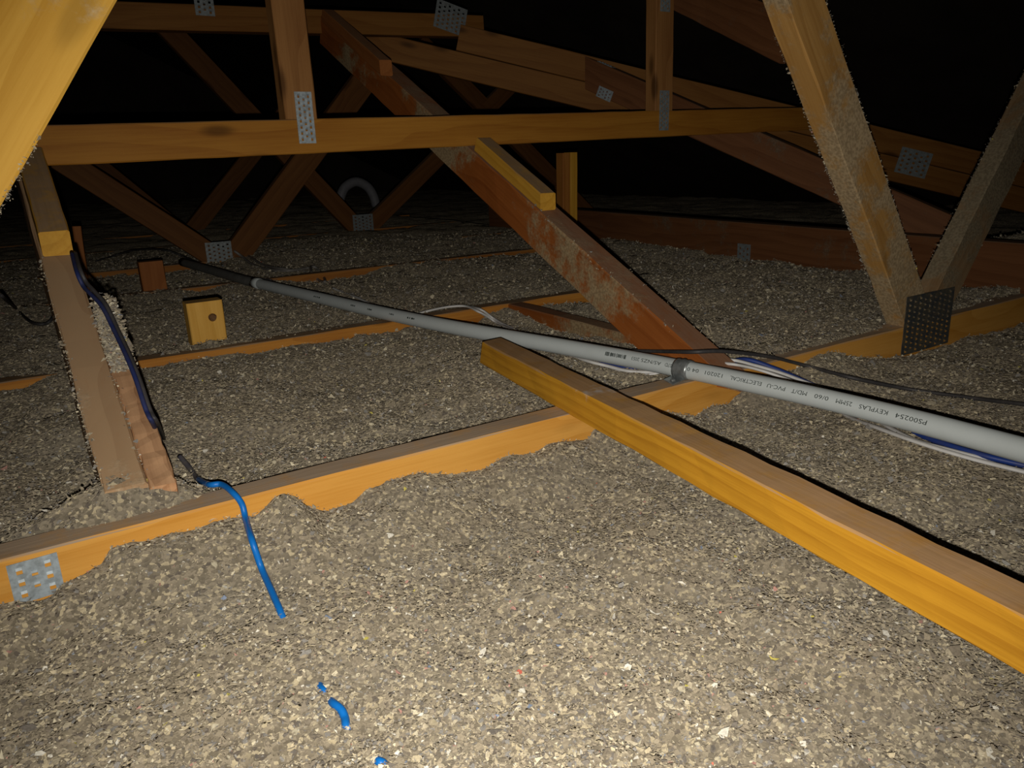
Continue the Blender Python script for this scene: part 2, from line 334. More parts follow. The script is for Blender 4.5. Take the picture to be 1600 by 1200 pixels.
def height(x, y):
    x = np.asarray(x, float); y = np.asarray(y, float)
    P = lambda pr: np.interp(x, [p[0] for p in pr], [p[1] for p in pr])
    a, b, c, d = P(PROF_A), P(PROF_B), P(PROF_C), P(PROF_D)
    # base level of each bay
    base = np.where(y < 0.728, -0.058, np.where(y < 1.394, -0.016, np.where(y < 2.18, -0.004, np.where(y < 2.76, -0.002, 0.0))))
    base = np.where((y < 0.728) & (x > 0.6), -0.042, base)
    base = np.where((y >= 0.728) & (x > 1.0), np.maximum(base, 0.0), base)
    wgt = lambda d0, s: np.exp(-np.clip(d0, 0, None) ** 2 / s ** 2)
    h = base
    w_ = np.where(y < 0.728, wgt(0.71 - y, 0.06), 0); h = h * (1 - w_) + a * w_
    w_ = np.where((y >= 0.728) & (y < 1.394), wgt(1.376 - y, 0.07), 0); h = h * (1 - w_) + b * w_
    w_ = np.where((y >= 1.394) & (y < 2.18), wgt(2.165 - y, 0.10), 0); h = h * (1 - w_) + c * w_
    w_ = np.where((y >= 2.18) & (y < 2.76), wgt(2.745 - y, 0.12), 0); h = h * (1 - w_) + d * w_
    # along the back of the near joist it sits a little low, with a heap round the foot of the left rafter
    w_ = np.where((y >= 0.728) & (y < 1.3), wgt(y - 0.75, 0.05), 0)
    back = np.where(x < 0.9, -0.016, 0.004)
    h = h * (1 - w_) + back * w_
    h = h + np.where(y > 0.728, bump(x, y, 0.055, 0.765, 0.075, 0.032, 0.044), 0)
    h = h + np.where(y > 0.728, bump(x, y, -0.06, 0.84, 0.05, 0.06, 0.012), 0)
    h = h + np.where(y > 0.728, bump(x, y, 0.98, 0.80, 0.10, 0.05, 0.014), 0)
    h = h + bump(x, y, 2.05, 0.8, 0.16, 0.3, 0.10)
    h = h + bump(x, y, 0.28, 1.40, 0.045, 0.022, 0.012)
    h = h - np.where(x > 1.93, np.clip((x - 1.93) / 0.3, 0, 1) * 0.05, 0) * (y > 1.2)
    # beside the short nogging: low on its left
    h = np.where((y > 0.95) & (y < 1.38), h - bump(x, y, 0.84, 1.2, 0.04, 0.2, 0.010), h)
    # lumps; quieter close to the timbers so the edges keep their line
    near = np.exp(-((y - 0.70) / 0.03) ** 2) + np.exp(-((y - 1.37) / 0.03) ** 2)
    q = 1 - 0.6 * np.clip(near, 0, 1)
    amp = np.where(y < 0.72, 1.0, 0.8)
    n = 0.020 * vnoise(x, y, 0.23, 1) + 0.012 * vnoise(x, y, 0.085, 2)
    h = h + q * amp * n
    m = 0.006 * vnoise(x, y, 0.030, 3) + 0.004 * vnoise(x, y, 0.012, 4) + 0.0022 * vnoise(x, y, 0.005, 5)
    # slumped ledges
    l = vnoise(x + 0.02 * vnoise(x, y, 0.05, 8), y + 0.02 * vnoise(x, y, 0.04, 9), 0.11, 6)
    led = 0.007 * np.clip(np.abs(l) * 9 - 0.35, 0, 1)
    h = h + m + q * (led - 0.006)
    ss = lambda t: np.clip(t, 0, 1) ** 2 * (3 - 2 * np.clip(t, 0, 1))
    spill = ss((y - 0.714) / 0.016) * ss((0.79 - y) / 0.03) * ss((x - 0.98) / 0.05) * ss((1.25 - x) / 0.03)
    return h * (1 - spill) + np.maximum(h, 0.004 + 0.25 * n + 0.5 * m) * spill

AZ0, AZ1, NA = math.radians(-35), math.radians(150), 640
rr = [0.06]
while rr[-1] < 9.5: rr.append(rr[-1] * 1.0085 + 0.0002)
rr = np.array(rr); az = np.linspace(AZ0, AZ1, NA)
RRg, AZg = np.meshgrid(rr, az, indexing='ij')
GX, GY = RRg * np.cos(AZg), RRg * np.sin(AZg)
GX = np.clip(GX, EX0 + .02, EX1 - .02); GY = np.clip(GY, Y0 + .02, Y1 - .02)
GZ = height(GX, GY)
nr = len(rr)
co = np.stack([GX, GY, GZ], -1).reshape(-1, 3).astype(np.float32)
idx = np.arange(nr * NA).reshape(nr, NA)
q4 = np.stack([idx[:-1, :-1], idx[1:, :-1], idx[1:, 1:], idx[:-1, 1:]], -1).reshape(-1, 4)
def np_mesh(name, co, faces):
    me = bpy.data.meshes.new(name); k = faces.shape[1]
    me.vertices.add(len(co)); me.vertices.foreach_set('co', co.astype(np.float32).ravel())
    me.loops.add(faces.size); me.loops.foreach_set('vertex_index', faces.astype(np.int32).ravel())
    me.polygons.add(len(faces)); me.polygons.foreach_set('loop_start', np.arange(0, faces.size, k, dtype=np.int32))
    me.polygons.foreach_set('loop_total', np.full(len(faces), k, dtype=np.int32))
    me.update(calc_edges=True); me.validate(); return me
bed_me = np_mesh('cellulose_insulation', co, q4); bed_me.shade_smooth()
bed = link('cellulose_insulation', bed_me, M_BED)
tag(bed, 'grey-beige loose fill insulation of paper flakes covering the loft floor between the joists', 'insulation', kind='stuff')

PALETTE = np.array([(0.30, 0.25, 0.17), (0.36, 0.30, 0.20), (0.24, 0.20, 0.14), (0.42, 0.36, 0.24), (0.60, 0.53, 0.36), (0.52, 0.44, 0.28), (0.28, 0.26, 0.22), (0.19, 0.165, 0.13), (0.66, 0.62, 0.50),
                    (0.45, 0.25, 0.19), (0.50, 0.43, 0.10), (0.22, 0.26, 0.32), (0.62, 0.16, 0.10)])
PALETTE = PALETTE * np.array([0.96, 0.985, 1.08])
PAL_W = np.array([0.20, 0.18, 0.15, 0.12, 0.075, 0.07, 0.13, 0.065, 0.020, 0.004, 0.0012, 0.002, 0.0002]); PAL_W /= PAL_W.sum()
def flakes_mesh(name, pos, size, tilt_max=0.9, normal=None):
    n = len(pos); K = 5
    yaw = rng.random(n) * 2 * np.pi; tilt = np.abs(rng.normal(0, tilt_max * 0.5, n)).clip(0, 1.35); ta = rng.random(n) * 2 * np.pi
    asp = rng.uniform(0.2, 0.9, n)
    ang = (np.arange(K)[None, :] + rng.uniform(-0.32, 0.32, (n, K))) * 2 * np.pi / K
    rad = rng.uniform(0.62, 1.15, (n, K))
    lx = np.cos(ang) * rad * size[:, None] * 0.5; ly = np.sin(ang) * rad * size[:, None] * 0.5 * asp[:, None]
    curl = rng.uniform(-0.9, 0.9, n)
    lz = curl[:, None] * lx ** 2 / (size[:, None] * 0.5) + rng.normal(0, 0.05, (n, K)) * size[:, None]
    P = np.stack([np.concatenate([lx, np.zeros((n, 1))], 1), np.concatenate([ly, np.zeros((n, 1))], 1), np.concatenate([lz, (rng.random((n, 1)) - .3) * 0.12 * size[:, None]], 1)], -1)
    c, s = np.cos(yaw)[:, None], np.sin(yaw)[:, None]
    X = P[..., 0] * c - P[..., 1] * s; Y = P[..., 0] * s + P[..., 1] * c; Z = P[..., 2]
    ax, ay = np.cos(ta)[:, None], np.sin(ta)[:, None]; ct, st = np.cos(tilt)[:, None], np.sin(tilt)[:, None]
    dot = X * ax + Y * ay; cx, cy = X - dot * ax, Y - dot * ay        # rotate about the horizontal axis (ax, ay)
    perp = -X * ay + Y * ax
    nx = dot * ax - (perp * ct - Z * st) * ay; ny = dot * ay + (perp * ct - Z * st) * ax; nz = perp * st + Z * ct
    co = np.stack([nx, ny, nz], -1) + pos[:, None, :]
    b0 = (np.arange(n) * (K + 1))[:, None]
    tri = np.stack([np.stack([b0[:, 0] + K, b0[:, 0] + k, b0[:, 0] + (k + 1) % K], -1) for k in range(K)], 1).reshape(-1, 3)
    me = np_mesh(name, co.reshape(-1, 3), tri)
    col = PALETTE[rng.choice(len(PALETTE), n, p=PAL_W)] * rng.uniform(0.72, 1.22, (n, 1))
    cc = np.ones((n, K + 1, 4), np.float32); cc[..., :3] = col[:, None, :]
    a = me.color_attributes.new('Col', 'FLOAT_COLOR', 'POINT'); a.data.foreach_set('color', cc.ravel())
    return me
NF = 340000
lr = np.exp(rng.uniform(math.log(0.24), math.log(3.4), NF)); la = rng.uniform(math.radians(2), math.radians(112), NF)
fx, fy = lr * np.cos(la), lr * np.sin(la)
sz = 0.0029 * np.exp(rng.normal(0, 0.45, NF)) * np.maximum(1.0, (lr / 0.75)) ** 0.75
sz = np.minimum(sz, 0.013)
fz = height(fx, fy) + rng.uniform(-0.0012, 0.0030, NF)
big = rng.random(NF) < 0.006; sz[big] *= rng.uniform(1.3, 1.9, big.sum())
fl_o = link('paper_flakes', flakes_mesh('paper_flakes', np.stack([fx, fy, fz], -1), sz, 1.15), M_FLAKE, bed)
fl_o['kind'] = 'stuff'

def crumbs(parent, lines, per_m, spread, size=0.0032):
    """insulation fluff clinging along the edges of a timber"""
    pts = []
    for (p, q) in lines:
        p, q = np.array(p, float), np.array(q, float); n = max(4, int(np.linalg.norm(q - p) * per_m))
        t = rng.random(n)[:, None]
        pts.append(p + (q - p) * t + rng.normal(0, spread, (n, 3)))
    pts = np.concatenate(pts)
    o = link('insulation_crumbs', flakes_mesh('insulation_crumbs', pts, size * np.exp(rng.normal(0, 0.4, len(pts))), 2.0), M_FLAKE, parent)
    o['kind'] = 'stuff'; return o

# ------------------------------------------------------------------ steel nail plates
def nail_plate(parent, origin, u, v, wd, ht, mat, cols=6, rows=8, thick=0.0011, seed=1):
    """Pressed plate: `origin` lower-left corner, u along its width, v along its height, rows of slots, with the punched lips proud of the face."""
    o, u, v = Vector(origin), Vector(u).normalized(), Vector(v).normalized(); n = u.cross(v)
    r = random.Random(seed); vs, fs = [], []
    nc, nr_ = cols * 2 + 1, rows * 2 + 1
    def idx(i, j): return j * (nc + 1) + i
    xs = [0.0]
    for i in range(nc): xs.append(xs[-1] + (0.56 if i % 2 == 0 else 0.44))
    xs = [x / xs[-1] * wd for x in xs]
    ys = [0.0]
    for j in range(nr_): ys.append(ys[-1] + (0.42 if j % 2 == 0 else 0.58))
    ys = [y / ys[-1] * ht for y in ys]
    for j, y in enumerate(ys):
        for i, x in enumerate(xs):
            vs.append(o + u * x + v * y + n * (thick + r.uniform(0, 0.0004)))
    for j in range(nr_):
        for i in range(nc):
            hole = (i % 2 == 1) and (j % 2 == (1 if (i // 2) % 2 == 0 else 0)) and 0 < j < nr_ - 1
            if not hole: fs.append((idx(i, j), idx(i + 1, j), idx(i + 1, j + 1), idx(i, j + 1)))
            else:                                  # lip bent out along the top of the slot
                a, b = vs[idx(i, j + 1)], vs[idx(i + 1, j + 1)]; k = len(vs)
                dy = v * (ys[j + 1] - ys[j]) * 0.35
                vs += [a, b, b - dy + n * 0.0012, a - dy + n * 0.0012]; fs.append((k, k + 1, k + 2, k + 3))
    me = mesh('nail_plate', vs, fs)
    bm = bmesh.new(); bm.from_mesh(me)
    bmesh.ops.solidify(bm, geom=bm.faces[:], thickness=thick * 0.9); bm.to_mesh(me); bm.free()
    return link('nail_plate', me, mat, parent)

# ------------------------------------------------------------------ near truss (joist with webs)
def dirv(a, b): return (Vector(b) - Vector(a)).normalized()
T = thing('roof_truss', (0.6, 0.728, -0.09), 'nearest roof truss, orange bottom chord half sunk in insulation, a web at each side', 'truss')
YA = 0.728
board('bottom_chord', (-0.75, YA, -0.045), (4.2, YA, -0.045), 0.09, 0.036, mat=W['joist_a'], parent=T, seg=60, rough=0.0006)
# left web, close to the lens: its right edge runs from (0.003, 0.28) to (0.11, 0.435)
wd = dirv((-0.2, 0, -0.011), (0.108, 0, 0.43)); wn = Vector((wd.z, 0, -wd.x))
p = Vector((0.108, YA, 0.43)) - wn * 0.035
b0 = p - wd * ((p.z - 0.0) / wd.z)
lw = board('web', b0, p + wd * 0.55, 0.07, 0.036, up=-wn, mat=W['board_near'], parent=T, cut0=(0, 0, 1), seg=24)
e0 = Vector((0.108, 0.71, 0.43))
crumbs(lw, [(e0 - wd * 0.40, e0 - wd * 0.12), (e0 - wd * 0.32, e0 - wd * 0.14)], 900, 0.0016, 0.0026)
lw['label'] = 'broad honey-coloured web at the top left, nearest to the lens'
# right V of webs
wd = dirv((0.982, 0, 0.49), (1.297, 0, 0.074)); wn = Vector((-wd.z, 0, wd.x))     # wn points up-right
p = Vector((0.982, YA, 0.49)) - wn * 0.035
b1 = p + wd * ((p.z - 0.0) / -wd.z)
w1 = board('web', p - wd * 0.6, b1, 0.07, 0.036, up=wn, mat=W['web'], parent=T, cut1=(0, 0, 1), seg=26, rough=0.0008)
r0, r1 = Vector((0.80, 0.712, 0.73)), Vector((1.297, 0.712, 0.074))
l0, l1 = r0 - wn * 0.07 + Vector((0, 0.034, 0)), r1 - wn * 0.07 + Vector((0, 0.034, 0))
crumbs(w1, [(r0 + (r1 - r0) * 0.35, r1), (r0 + (r1 - r0) * 0.5, r1), (l0 + (l1 - l0) * 0.35, l1), (l0 + (l1 - l0) * 0.55, l1)], 420, 0.0011, 0.0030)
w1['label'] = 'yellow-brown web with fluff clinging to its edges, leaning left'
wd2 = dirv((1.429, 0, 0.042), (1.596, 0, 0.264)); wn2 = Vector((wd2.z, 0, -wd2.x))
q = Vector((1.429, YA, 0.042)) - wn2 * 0.035
q0 = q - wd2 * (q.z / wd2.z)
w2 = board('web', q0, q + wd2 * 1.0, 0.07, 0.036, up=-wn2, mat=W['web_grey'], parent=T, cut0=(0, 0, 1), seg=26, rough=0.0008)
s0 = Vector((1.429, 0.715, 0.042)); s1 = s0 + wd2 * 0.5
crumbs(w2, [(s0 - wn2 * 0.07 + Vector((0, .03, 0)), s1 - wn2 * 0.07 + Vector((0, .03, 0))), (s0 - wn2 * .05, s1 - wn2 * .05), (s0, s1)], 420, 0.0018, 0.0032)
w2['label'] = 'grey dust-coated web at the right edge, leaning right'
pl = nail_plate(T, (-0.047, 0.71, -0.043), (1, 0, 0.02), (0, 0, 1), 0.037, 0.037, M_GALV, cols=3, rows=3, seed=3)
pl['label'] = 'small pale galvanised plate near the left edge'
pl = nail_plate(T, (1.257, 0.71, -0.05), (1, 0, 0), (0, 0, 1), 0.15, 0.103, M_GALV_DUSTY, cols=9, rows=11, seed=4)
pl['label'] = 'large dark dusty plate where the two webs meet'

# ------------------------------------------------------------------ joists further back
jb = board('ceiling_joist', (-1.2, 1.394, -0.045), (1.75, 1.394, -0.045), 0.09, 0.036, mat=W['joist_b'], seg=50, rough=0.0006)
tag(jb, 'orange ceiling joist in the second row, crossed by the conduit, with the knotted block', 'joist')
jc = board('ceiling_joist', (-1.5, 2.182, -0.045), (1.8, 2.182, -0.045), 0.09, 0.036, mat=W['joist_far'], seg=40)
tag(jc, 'mostly buried dull orange joist in third row behind the knotted block', 'joist')

def plane_web(parent, Y, a, b, width=0.07, mat=None):
    a, b = Vector((a[0], Y, a[1])), Vector((b[0], Y, b[1])); d = (b - a).normalized()
    return board('web', a, b, width, 0.035, up=Vector((-d.z, 0, d.x)), mat=mat or W['far_web'], parent=parent, cut1=(0, 0, 1), seg=8)
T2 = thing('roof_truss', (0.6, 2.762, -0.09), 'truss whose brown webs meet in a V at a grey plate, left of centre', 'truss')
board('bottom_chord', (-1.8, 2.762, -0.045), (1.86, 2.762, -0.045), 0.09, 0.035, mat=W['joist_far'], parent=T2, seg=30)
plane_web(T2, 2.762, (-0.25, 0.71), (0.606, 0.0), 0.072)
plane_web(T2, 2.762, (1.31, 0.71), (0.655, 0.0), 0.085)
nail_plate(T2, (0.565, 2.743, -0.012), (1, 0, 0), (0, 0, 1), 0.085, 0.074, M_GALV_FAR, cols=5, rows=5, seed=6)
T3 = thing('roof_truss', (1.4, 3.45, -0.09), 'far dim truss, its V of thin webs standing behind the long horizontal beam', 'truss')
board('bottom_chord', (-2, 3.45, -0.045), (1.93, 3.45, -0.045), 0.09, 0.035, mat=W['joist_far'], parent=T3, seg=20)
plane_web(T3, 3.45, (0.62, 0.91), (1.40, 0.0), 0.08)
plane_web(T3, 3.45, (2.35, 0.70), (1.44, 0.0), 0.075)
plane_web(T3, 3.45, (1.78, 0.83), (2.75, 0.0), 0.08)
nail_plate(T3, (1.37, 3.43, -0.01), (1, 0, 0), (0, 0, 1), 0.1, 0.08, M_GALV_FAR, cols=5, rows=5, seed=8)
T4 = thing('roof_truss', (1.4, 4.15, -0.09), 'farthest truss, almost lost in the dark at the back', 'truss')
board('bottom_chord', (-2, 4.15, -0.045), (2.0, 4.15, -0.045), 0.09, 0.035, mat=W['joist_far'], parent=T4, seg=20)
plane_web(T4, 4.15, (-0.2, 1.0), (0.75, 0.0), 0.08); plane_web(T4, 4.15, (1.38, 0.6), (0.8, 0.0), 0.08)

# ------------------------------------------------------------------ jack rafters rising at 25.7 degrees
SL = 0.4835; SD = Vector((0, 1, SL)).normalized(); SN = Vector((0, -SL, 1)).normalized()
def rafter(name, xc, y0, y1, depth, thick, mat, off=0.0, cut0=None, z0=-0.338, parent=None):
    a = Vector((xc, y0, z0 + SL * y0)) - SN * (depth / 2 - off); b = Vector((xc, y1, z0 + SL * y1)) - SN * (depth / 2 - off)
    return board(name, a, b, depth, thick, up=SN, mat=mat, parent=parent, cut0=cut0, seg=30, rough=0.0008)
G = rafter('rafter', 0.8235, 0.735, 2.09, 0.07, 0.047, W['red'], cut0=(0, 0, 1))
tag(G, 'red-brown rafter streaked with pale fluff, sloping from the long beam to the conduit', 'rafter')
top = lambda x, y, dz=0.0: (x, y, -0.338 + SL * y + dz)
crumbs(G, [(top(0.80, 0.8), top(0.80, 1.15)), (top(0.845, 0.76), top(0.845, 0.95))], 160, 0.003, 0.004)
Lr = rafter('rafter', 0.0535, 0.733, 2.09, 0.07, 0.037, W['dusty'], cut0=(0, 1, 0))
tag(Lr, 'dusty grey-brown rafter rising at the left from the heap behind the near truss', 'rafter')
crumbs(Lr, [(top(0.035, 0.76), top(0.035, 1.12)), (top(0.035, 0.76), top(0.035, 0.95)), (top(0.072, 0.76), top(0.072, 0.9))], 500, 0.0018, 0.0032)
ply = rafter('timber_offcut', 0.0845, 0.733, 0.985, 0.06, 0.024, W['sawn'], cut0=(0, 1, 0), off=-0.001)
tag(ply, 'short rough-sawn offcut beside the left rafter, its top end capped with insulation', 'offcut')
cap = np.stack([rng.uniform(0.072, 0.097, 1800), rng.uniform(0.90, 1.0, 1800), np.zeros(1800)], -1)
cap[:, 2] = -0.338 + SL * cap[:, 1] + rng.random(1800) * 0.024 * np.clip((cap[:, 1] - 0.9) / 0.05, 0, 1)
o = link('insulation_crumbs', flakes_mesh('insulation_crumbs', cap, 0.0055 * np.exp(rng.normal(0, 0.35, 1800)), 1.2), M_FLAKE, ply); o['kind'] = 'stuff'
ea, eb_ = Vector((1.515, 1.870, 0.567)), Vector((1.880, 0.965, 0.130))      # its upper left edge
d_ = (eb_ - ea).normalized(); sd = Vector((-d_.y, d_.x, 0)).normalized(); nn_ = d_.cross(sd); nn_ = nn_ if nn_.z > 0 else -nn_
if sd.x < 0: sd = -sd
off_ = sd * 0.023 - nn_ * 0.041
P_ = board('rafter', ea + off_, eb_ + off_, 0.082, 0.046, up=nn_, mat=W['dark'], cut0=(d_.x, d_.y, 0), seg=20)
tag(P_, 'dark brown rafter passing behind the long beam at the right, below the doubled hip', 'rafter')
pp = ea + d_ * 0.06 - nn_ * 0.082 - sd * 0.001
nail_plate(P_, pp - nn_ * 0.004, d_, nn_, 0.05, 0.03, M_GALV, cols=4, rows=3, seed=9)
nail_plate(P_, ea + d_ * 0.075 + nn_ * 0.0005 + sd * 0.002, sd, -d_, 0.024, 0.05, M_GALV, cols=2, rows=5, seed=10)
Q_ = rafter('rafter', 1.535, 1.16, 2.5, 0.095, 0.05, W['dark'], z0=0.005)
tag(Q_, 'dark rafter at the top edge between the right-hand post and the fluffy web', 'rafter')

# battens lying on the rafters
def on_rafter(x, y0, y1, wd_, th, mat, label, cut1=None):
    a = Vector(top(x, y0)) + SN * (th / 2 + 0.0005); b = Vector(top(x, y1)) + SN * (th / 2 + 0.0005)
    o = board('batten', a, b, th, wd_, up=SN, mat=mat, cut0=(0, 1, 0), cut1=cut1, seg=8)
    return tag(o, label, 'batten', 'packing battens on the rafters')
on_rafter(0.820, 1.138, 1.352, 0.033, 0.027, W['batten'], 'yellow batten with a bright square end, lying on the red-brown rafter below the long beam')
on_rafter(0.056, 1.128, 1.352, 0.034, 0.027, W['batten'], 'yellow batten with bright end grain, lying on the dusty left rafter')
on_rafter(0.795, 1.715, 2.04, 0.03, 0.03, W['block_red'], 'small-ended orange batten on the red-brown rafter above the long beam')

# ------------------------------------------------------------------ long raised beam with two posts
E = thing('raised_truss', (0.85, 1.377, 0.32), 'long orange-brown horizontal beam across the middle carrying two upright posts', 'truss')
board('beam', (-0.02, 1.377, 0.3415), (1.95, 1.377, 0.374), 0.057, 0.034, mat=W['beam'], parent=E, seg=40)
eb = lambda x: 0.3415 + (x + 0.02) * (0.0325 / 1.97) + 0.0285
po = board('post', (0.468, 1.377, eb(0.468)), (0.462, 1.377, 1.0), 0.056, 0.034, up=(1, 0, 0), mat=W['post'], parent=E, seg=14)
po2 = board('post', (1.318, 1.377, eb(1.318)), (1.312, 1.377, 1.0), 0.054, 0.034, up=(1, 0, 0), mat=W['post'], parent=E, seg=14)
nail_plate(E, (0.459, 1.36, 0.338), (1, 0, 0), (0, 0, 1), 0.030, 0.084, M_GALV, cols=3, rows=8, seed=12)
nail_plate(E, (1.303, 1.36, 0.349), (1, 0, 0), (0, 0, 1), 0.029, 0.086, M_GALV_FAR, cols=3, rows=8, seed=13)
nail_plate(E, (1.300, 1.36, 0.598), (1, 0, 0), (0, 0, 1), 0.029, 0.086, M_GALV_FAR, cols=3, rows=8, seed=14)

# ------------------------------------------------------------------ upper truss chord and doubled hip
J = thing('upper_chord', (0.5, 2.12, 0.63), 'dim horizontal timber along the top edge at the left, with grey plates', 'beam')
board('beam', (-0.9, 2.12, 0.610), (1.30, 2.12, 0.674), 0.058, 0.045, mat=W['hip'], parent=J, seg=24)
nail_plate(J, (0.488, 2.095, 0.655), (1, 0, 0), (0, 0, 1), 0.045, 0.05, M_GALV_FAR, cols=3, rows=4, seed=15)
nail_plate(J, (1.13, 2.095, 0.665), (1, 0, -0.25), (0.25, 0, 1), 0.10, 0.075, M_GALV_FAR, cols=6, rows=6, seed=16)
ka, kb = Vector((1.335, 2.002, 0.635)), Vector((2.528, 1.254, 0.271)); kd = (kb - ka).normalized()
side = Vector((kd.y, -kd.x, 0)).normalized(); side = side if side.dot(Vector((0.5, 0.8, 0))) > 0 else -side
K1 = thing('hip_rafter', ka, 'upper timber of the doubled hip sloping down to the right behind the posts', 'rafter')
up_k = kd.cross(side); up_k = up_k if up_k.z > 0 else -up_k
mid_a = ka - kd * 0.15 - up_k * 0.036 + side * 0.018; mid_b = kb + kd * 0.9 - up_k * 0.036 + side * 0.018
board('timber', mid_a, mid_b, 0.07, 0.036, up=up_k, mat=W['hip'], parent=K1, seg=24)
nail_plate(K1, kb - kd * 0.235 - up_k * 0.115 - side * 0.0005, kd, up_k, 0.10, 0.075, M_GALV_FAR, cols=5, rows=5, seed=17)
K2 = board('hip_rafter', ka - kd * 0.42 - up_k * 0.108 + side * 0.018, kb + kd * 0.9 - up_k * 0.108 + side * 0.018, 0.07, 0.036, up=up_k, mat=W['hip'], seg=24)
tag(K2, 'lower timber of the doubled hip, knotted, directly under the upper one', 'rafter')

# ------------------------------------------------------------------ beam across the joists, nogging, blocks, uprights
Mb = thing('ceiling_beam', (1.8, 1.5, 0.0), 'long dull red beam lying across the joists behind the fluffy webs', 'beam')
board('timber', (1.93, 3.1, 0.047), (1.735, 0.72, 0.047), 0.105, 0.045, mat=W['dark'], parent=Mb, seg=20)
nail_plate(Mb, (1.776, 1.52, -0.03), (-0.08, -1, 0), (0, 0, 1), 0.05, 0.07, M_GALV_FAR, cols=3, rows=4, seed=18)
ng = board('nogging', (0.903, 1.375, -0.045), (0.896, 0.93, -0.045), 0.09, 0.036, mat=W['red'], seg=10)
tag(ng, 'short brown nogging between the second joist and the foot of the red-brown rafter', 'nogging')

def block(x0, x1, yf, z0, z1, mat, label, knot=None):
    th = 0.035
    t = thing('timber_block', ((x0 + x1) / 2, yf + th / 2, z0), label, 'block', 'short upright blocks on the joists')
    board('wood', ((x0 + x1) / 2, yf + th / 2, z0), ((x0 + x1) / 2, yf + th / 2, z1), x1 - x0, th, up=(1, 0, 0), mat=mat, parent=t, seg=3)
    return t
b1_ = block(0.249, 0.310, 1.43, -0.02, 0.076, W['block'], 'pale yellow block with a dark knot, standing at the second joist')
M_KNOT = plain('knot_wood', (0.20, 0.095, 0.03), rough=0.7, noise=0.9, nscale=300, coat=(0.07, 0.035, 0.015))
kp = at_y(332, 496, 1.43); kv, kf = [], []
for rk, dy in ((0.0, -0.0006), (0.0045, -0.0008), (0.0062, -0.0016), (0.0075, 0.0)):
    for k in range(14):
        a = 2 * math.pi * k / 14; kv.append((kp.x + rk * math.cos(a) * (1 + .06 * math.sin(3 * a)), 1.43 + dy, kp.z + rk * math.sin(a)))
for j in range(3):
    for k in range(14): kf.append((j * 14 + k, j * 14 + (k + 1) % 14, (j + 1) * 14 + (k + 1) % 14, (j + 1) * 14 + k))
link('knot', mesh('knot', kv, kf), M_KNOT, b1_)
block(0.285, 0.344, 2.205, -0.03, 0.074, W['block_red'], 'terracotta-brown block standing at the third joist, left of the knotted one')
u1 = thing('timber_upright', (1.457, 1.92, 0.0), 'slim two-toned upright standing just right of the yellow batten end', 'upright')
board('wood', (1.445, 1.92, -0.02), (1.450, 1.92, 0.308), 0.026, 0.035, up=(1, 0, 0), mat=W['joist_far'], parent=u1, seg=6)
board('wood', (1.4725, 1.918, -0.02), (1.4775, 1.918, 0.309), 0.026, 0.035, up=(1, 0, 0), mat=W['batten'], parent=u1, seg=6)
u2 = board('timber_upright', (0.152, 2.225, -0.02), (0.161, 2.225, 0.176), 0.019, 0.035, up=(1, 0, 0), mat=W['block_red'], seg=6)
tag(u2, 'thin brown upright half hidden behind the bright batten end at the left', 'upright')

# ------------------------------------------------------------------ loose plank laid over the near joist
PF = thing('loose_plank', (0.52, 0.55, 0.0), 'golden yellow plank lying over the near truss, from the centre to the lower right', 'plank')
pk0 = Vector((0.598, 0.985, 0.0185)); pk1 = Vector((0.452, 0.02, 0.0185))
pd_ = (pk1 - pk0).normalized()
board('timber', pk0, pk1, 0.036, 0.0375, mat=W['plank'], parent=PF, seg=30, cut0=(-0.25, 1, 0.35), cham=0.0016, rough=0.0007)

# ------------------------------------------------------------------ conduit
RP = 0.0125
CP = [at_z(x, y, z) for (x, y, z) in ((399, 442, 0.020), (500, 466, 0.018), (600, 489.5, 0.016), (700, 510, 0.0145), (800, 528, 0.0135), (930, 551, 0.0130), (1068, 577, 0.0128), (1250, 615, 0.0128), (1420, 655.5, 0.0128), (1600, 703.5, 0.0128))]
step = CP[-1] - CP[-2]; CP += [CP[-1] + step * k for k in range(1, 9)]            # it runs on past the lens
CD = thing('conduit', CP[6], 'long grey plastic conduit with black print crossing from the left background to the right edge', 'conduit')
tube('pipe', CP, RP, M_PIPE, CD, n=16, sides=28)
tube('coupling', [CP[0] - (CP[1] - CP[0]).normalized() * 0.012, CP[0] + (CP[1] - CP[0]).normalized() * 0.03], RP * 1.06, M_PIPE, CD, spline=False, sides=24)
path = catmull(CP, 60); fr = frames(path)
arc = [0.0]
for i in range(1, len(path)): arc.append(arc[-1] + (path[i] - path[i - 1]).length)
pxs = [proj(p)[0] for p in path]
def u_of(x): return float(np.interp(x, pxs[:560], arc[:560]))
def on_pipe(s, ang, r):
    i = min(max(int(np.searchsorted(arc, s)), 1), len(path) - 1); f = (s - arc[i - 1]) / max(arc[i] - arc[i - 1], 1e-9)
    p0_, t, n, b = fr[i - 1]; p1_ = path[i]
    p = p0_.lerp(p1_, f); return p + (n * math.cos(ang) + b * math.sin(ang)) * r
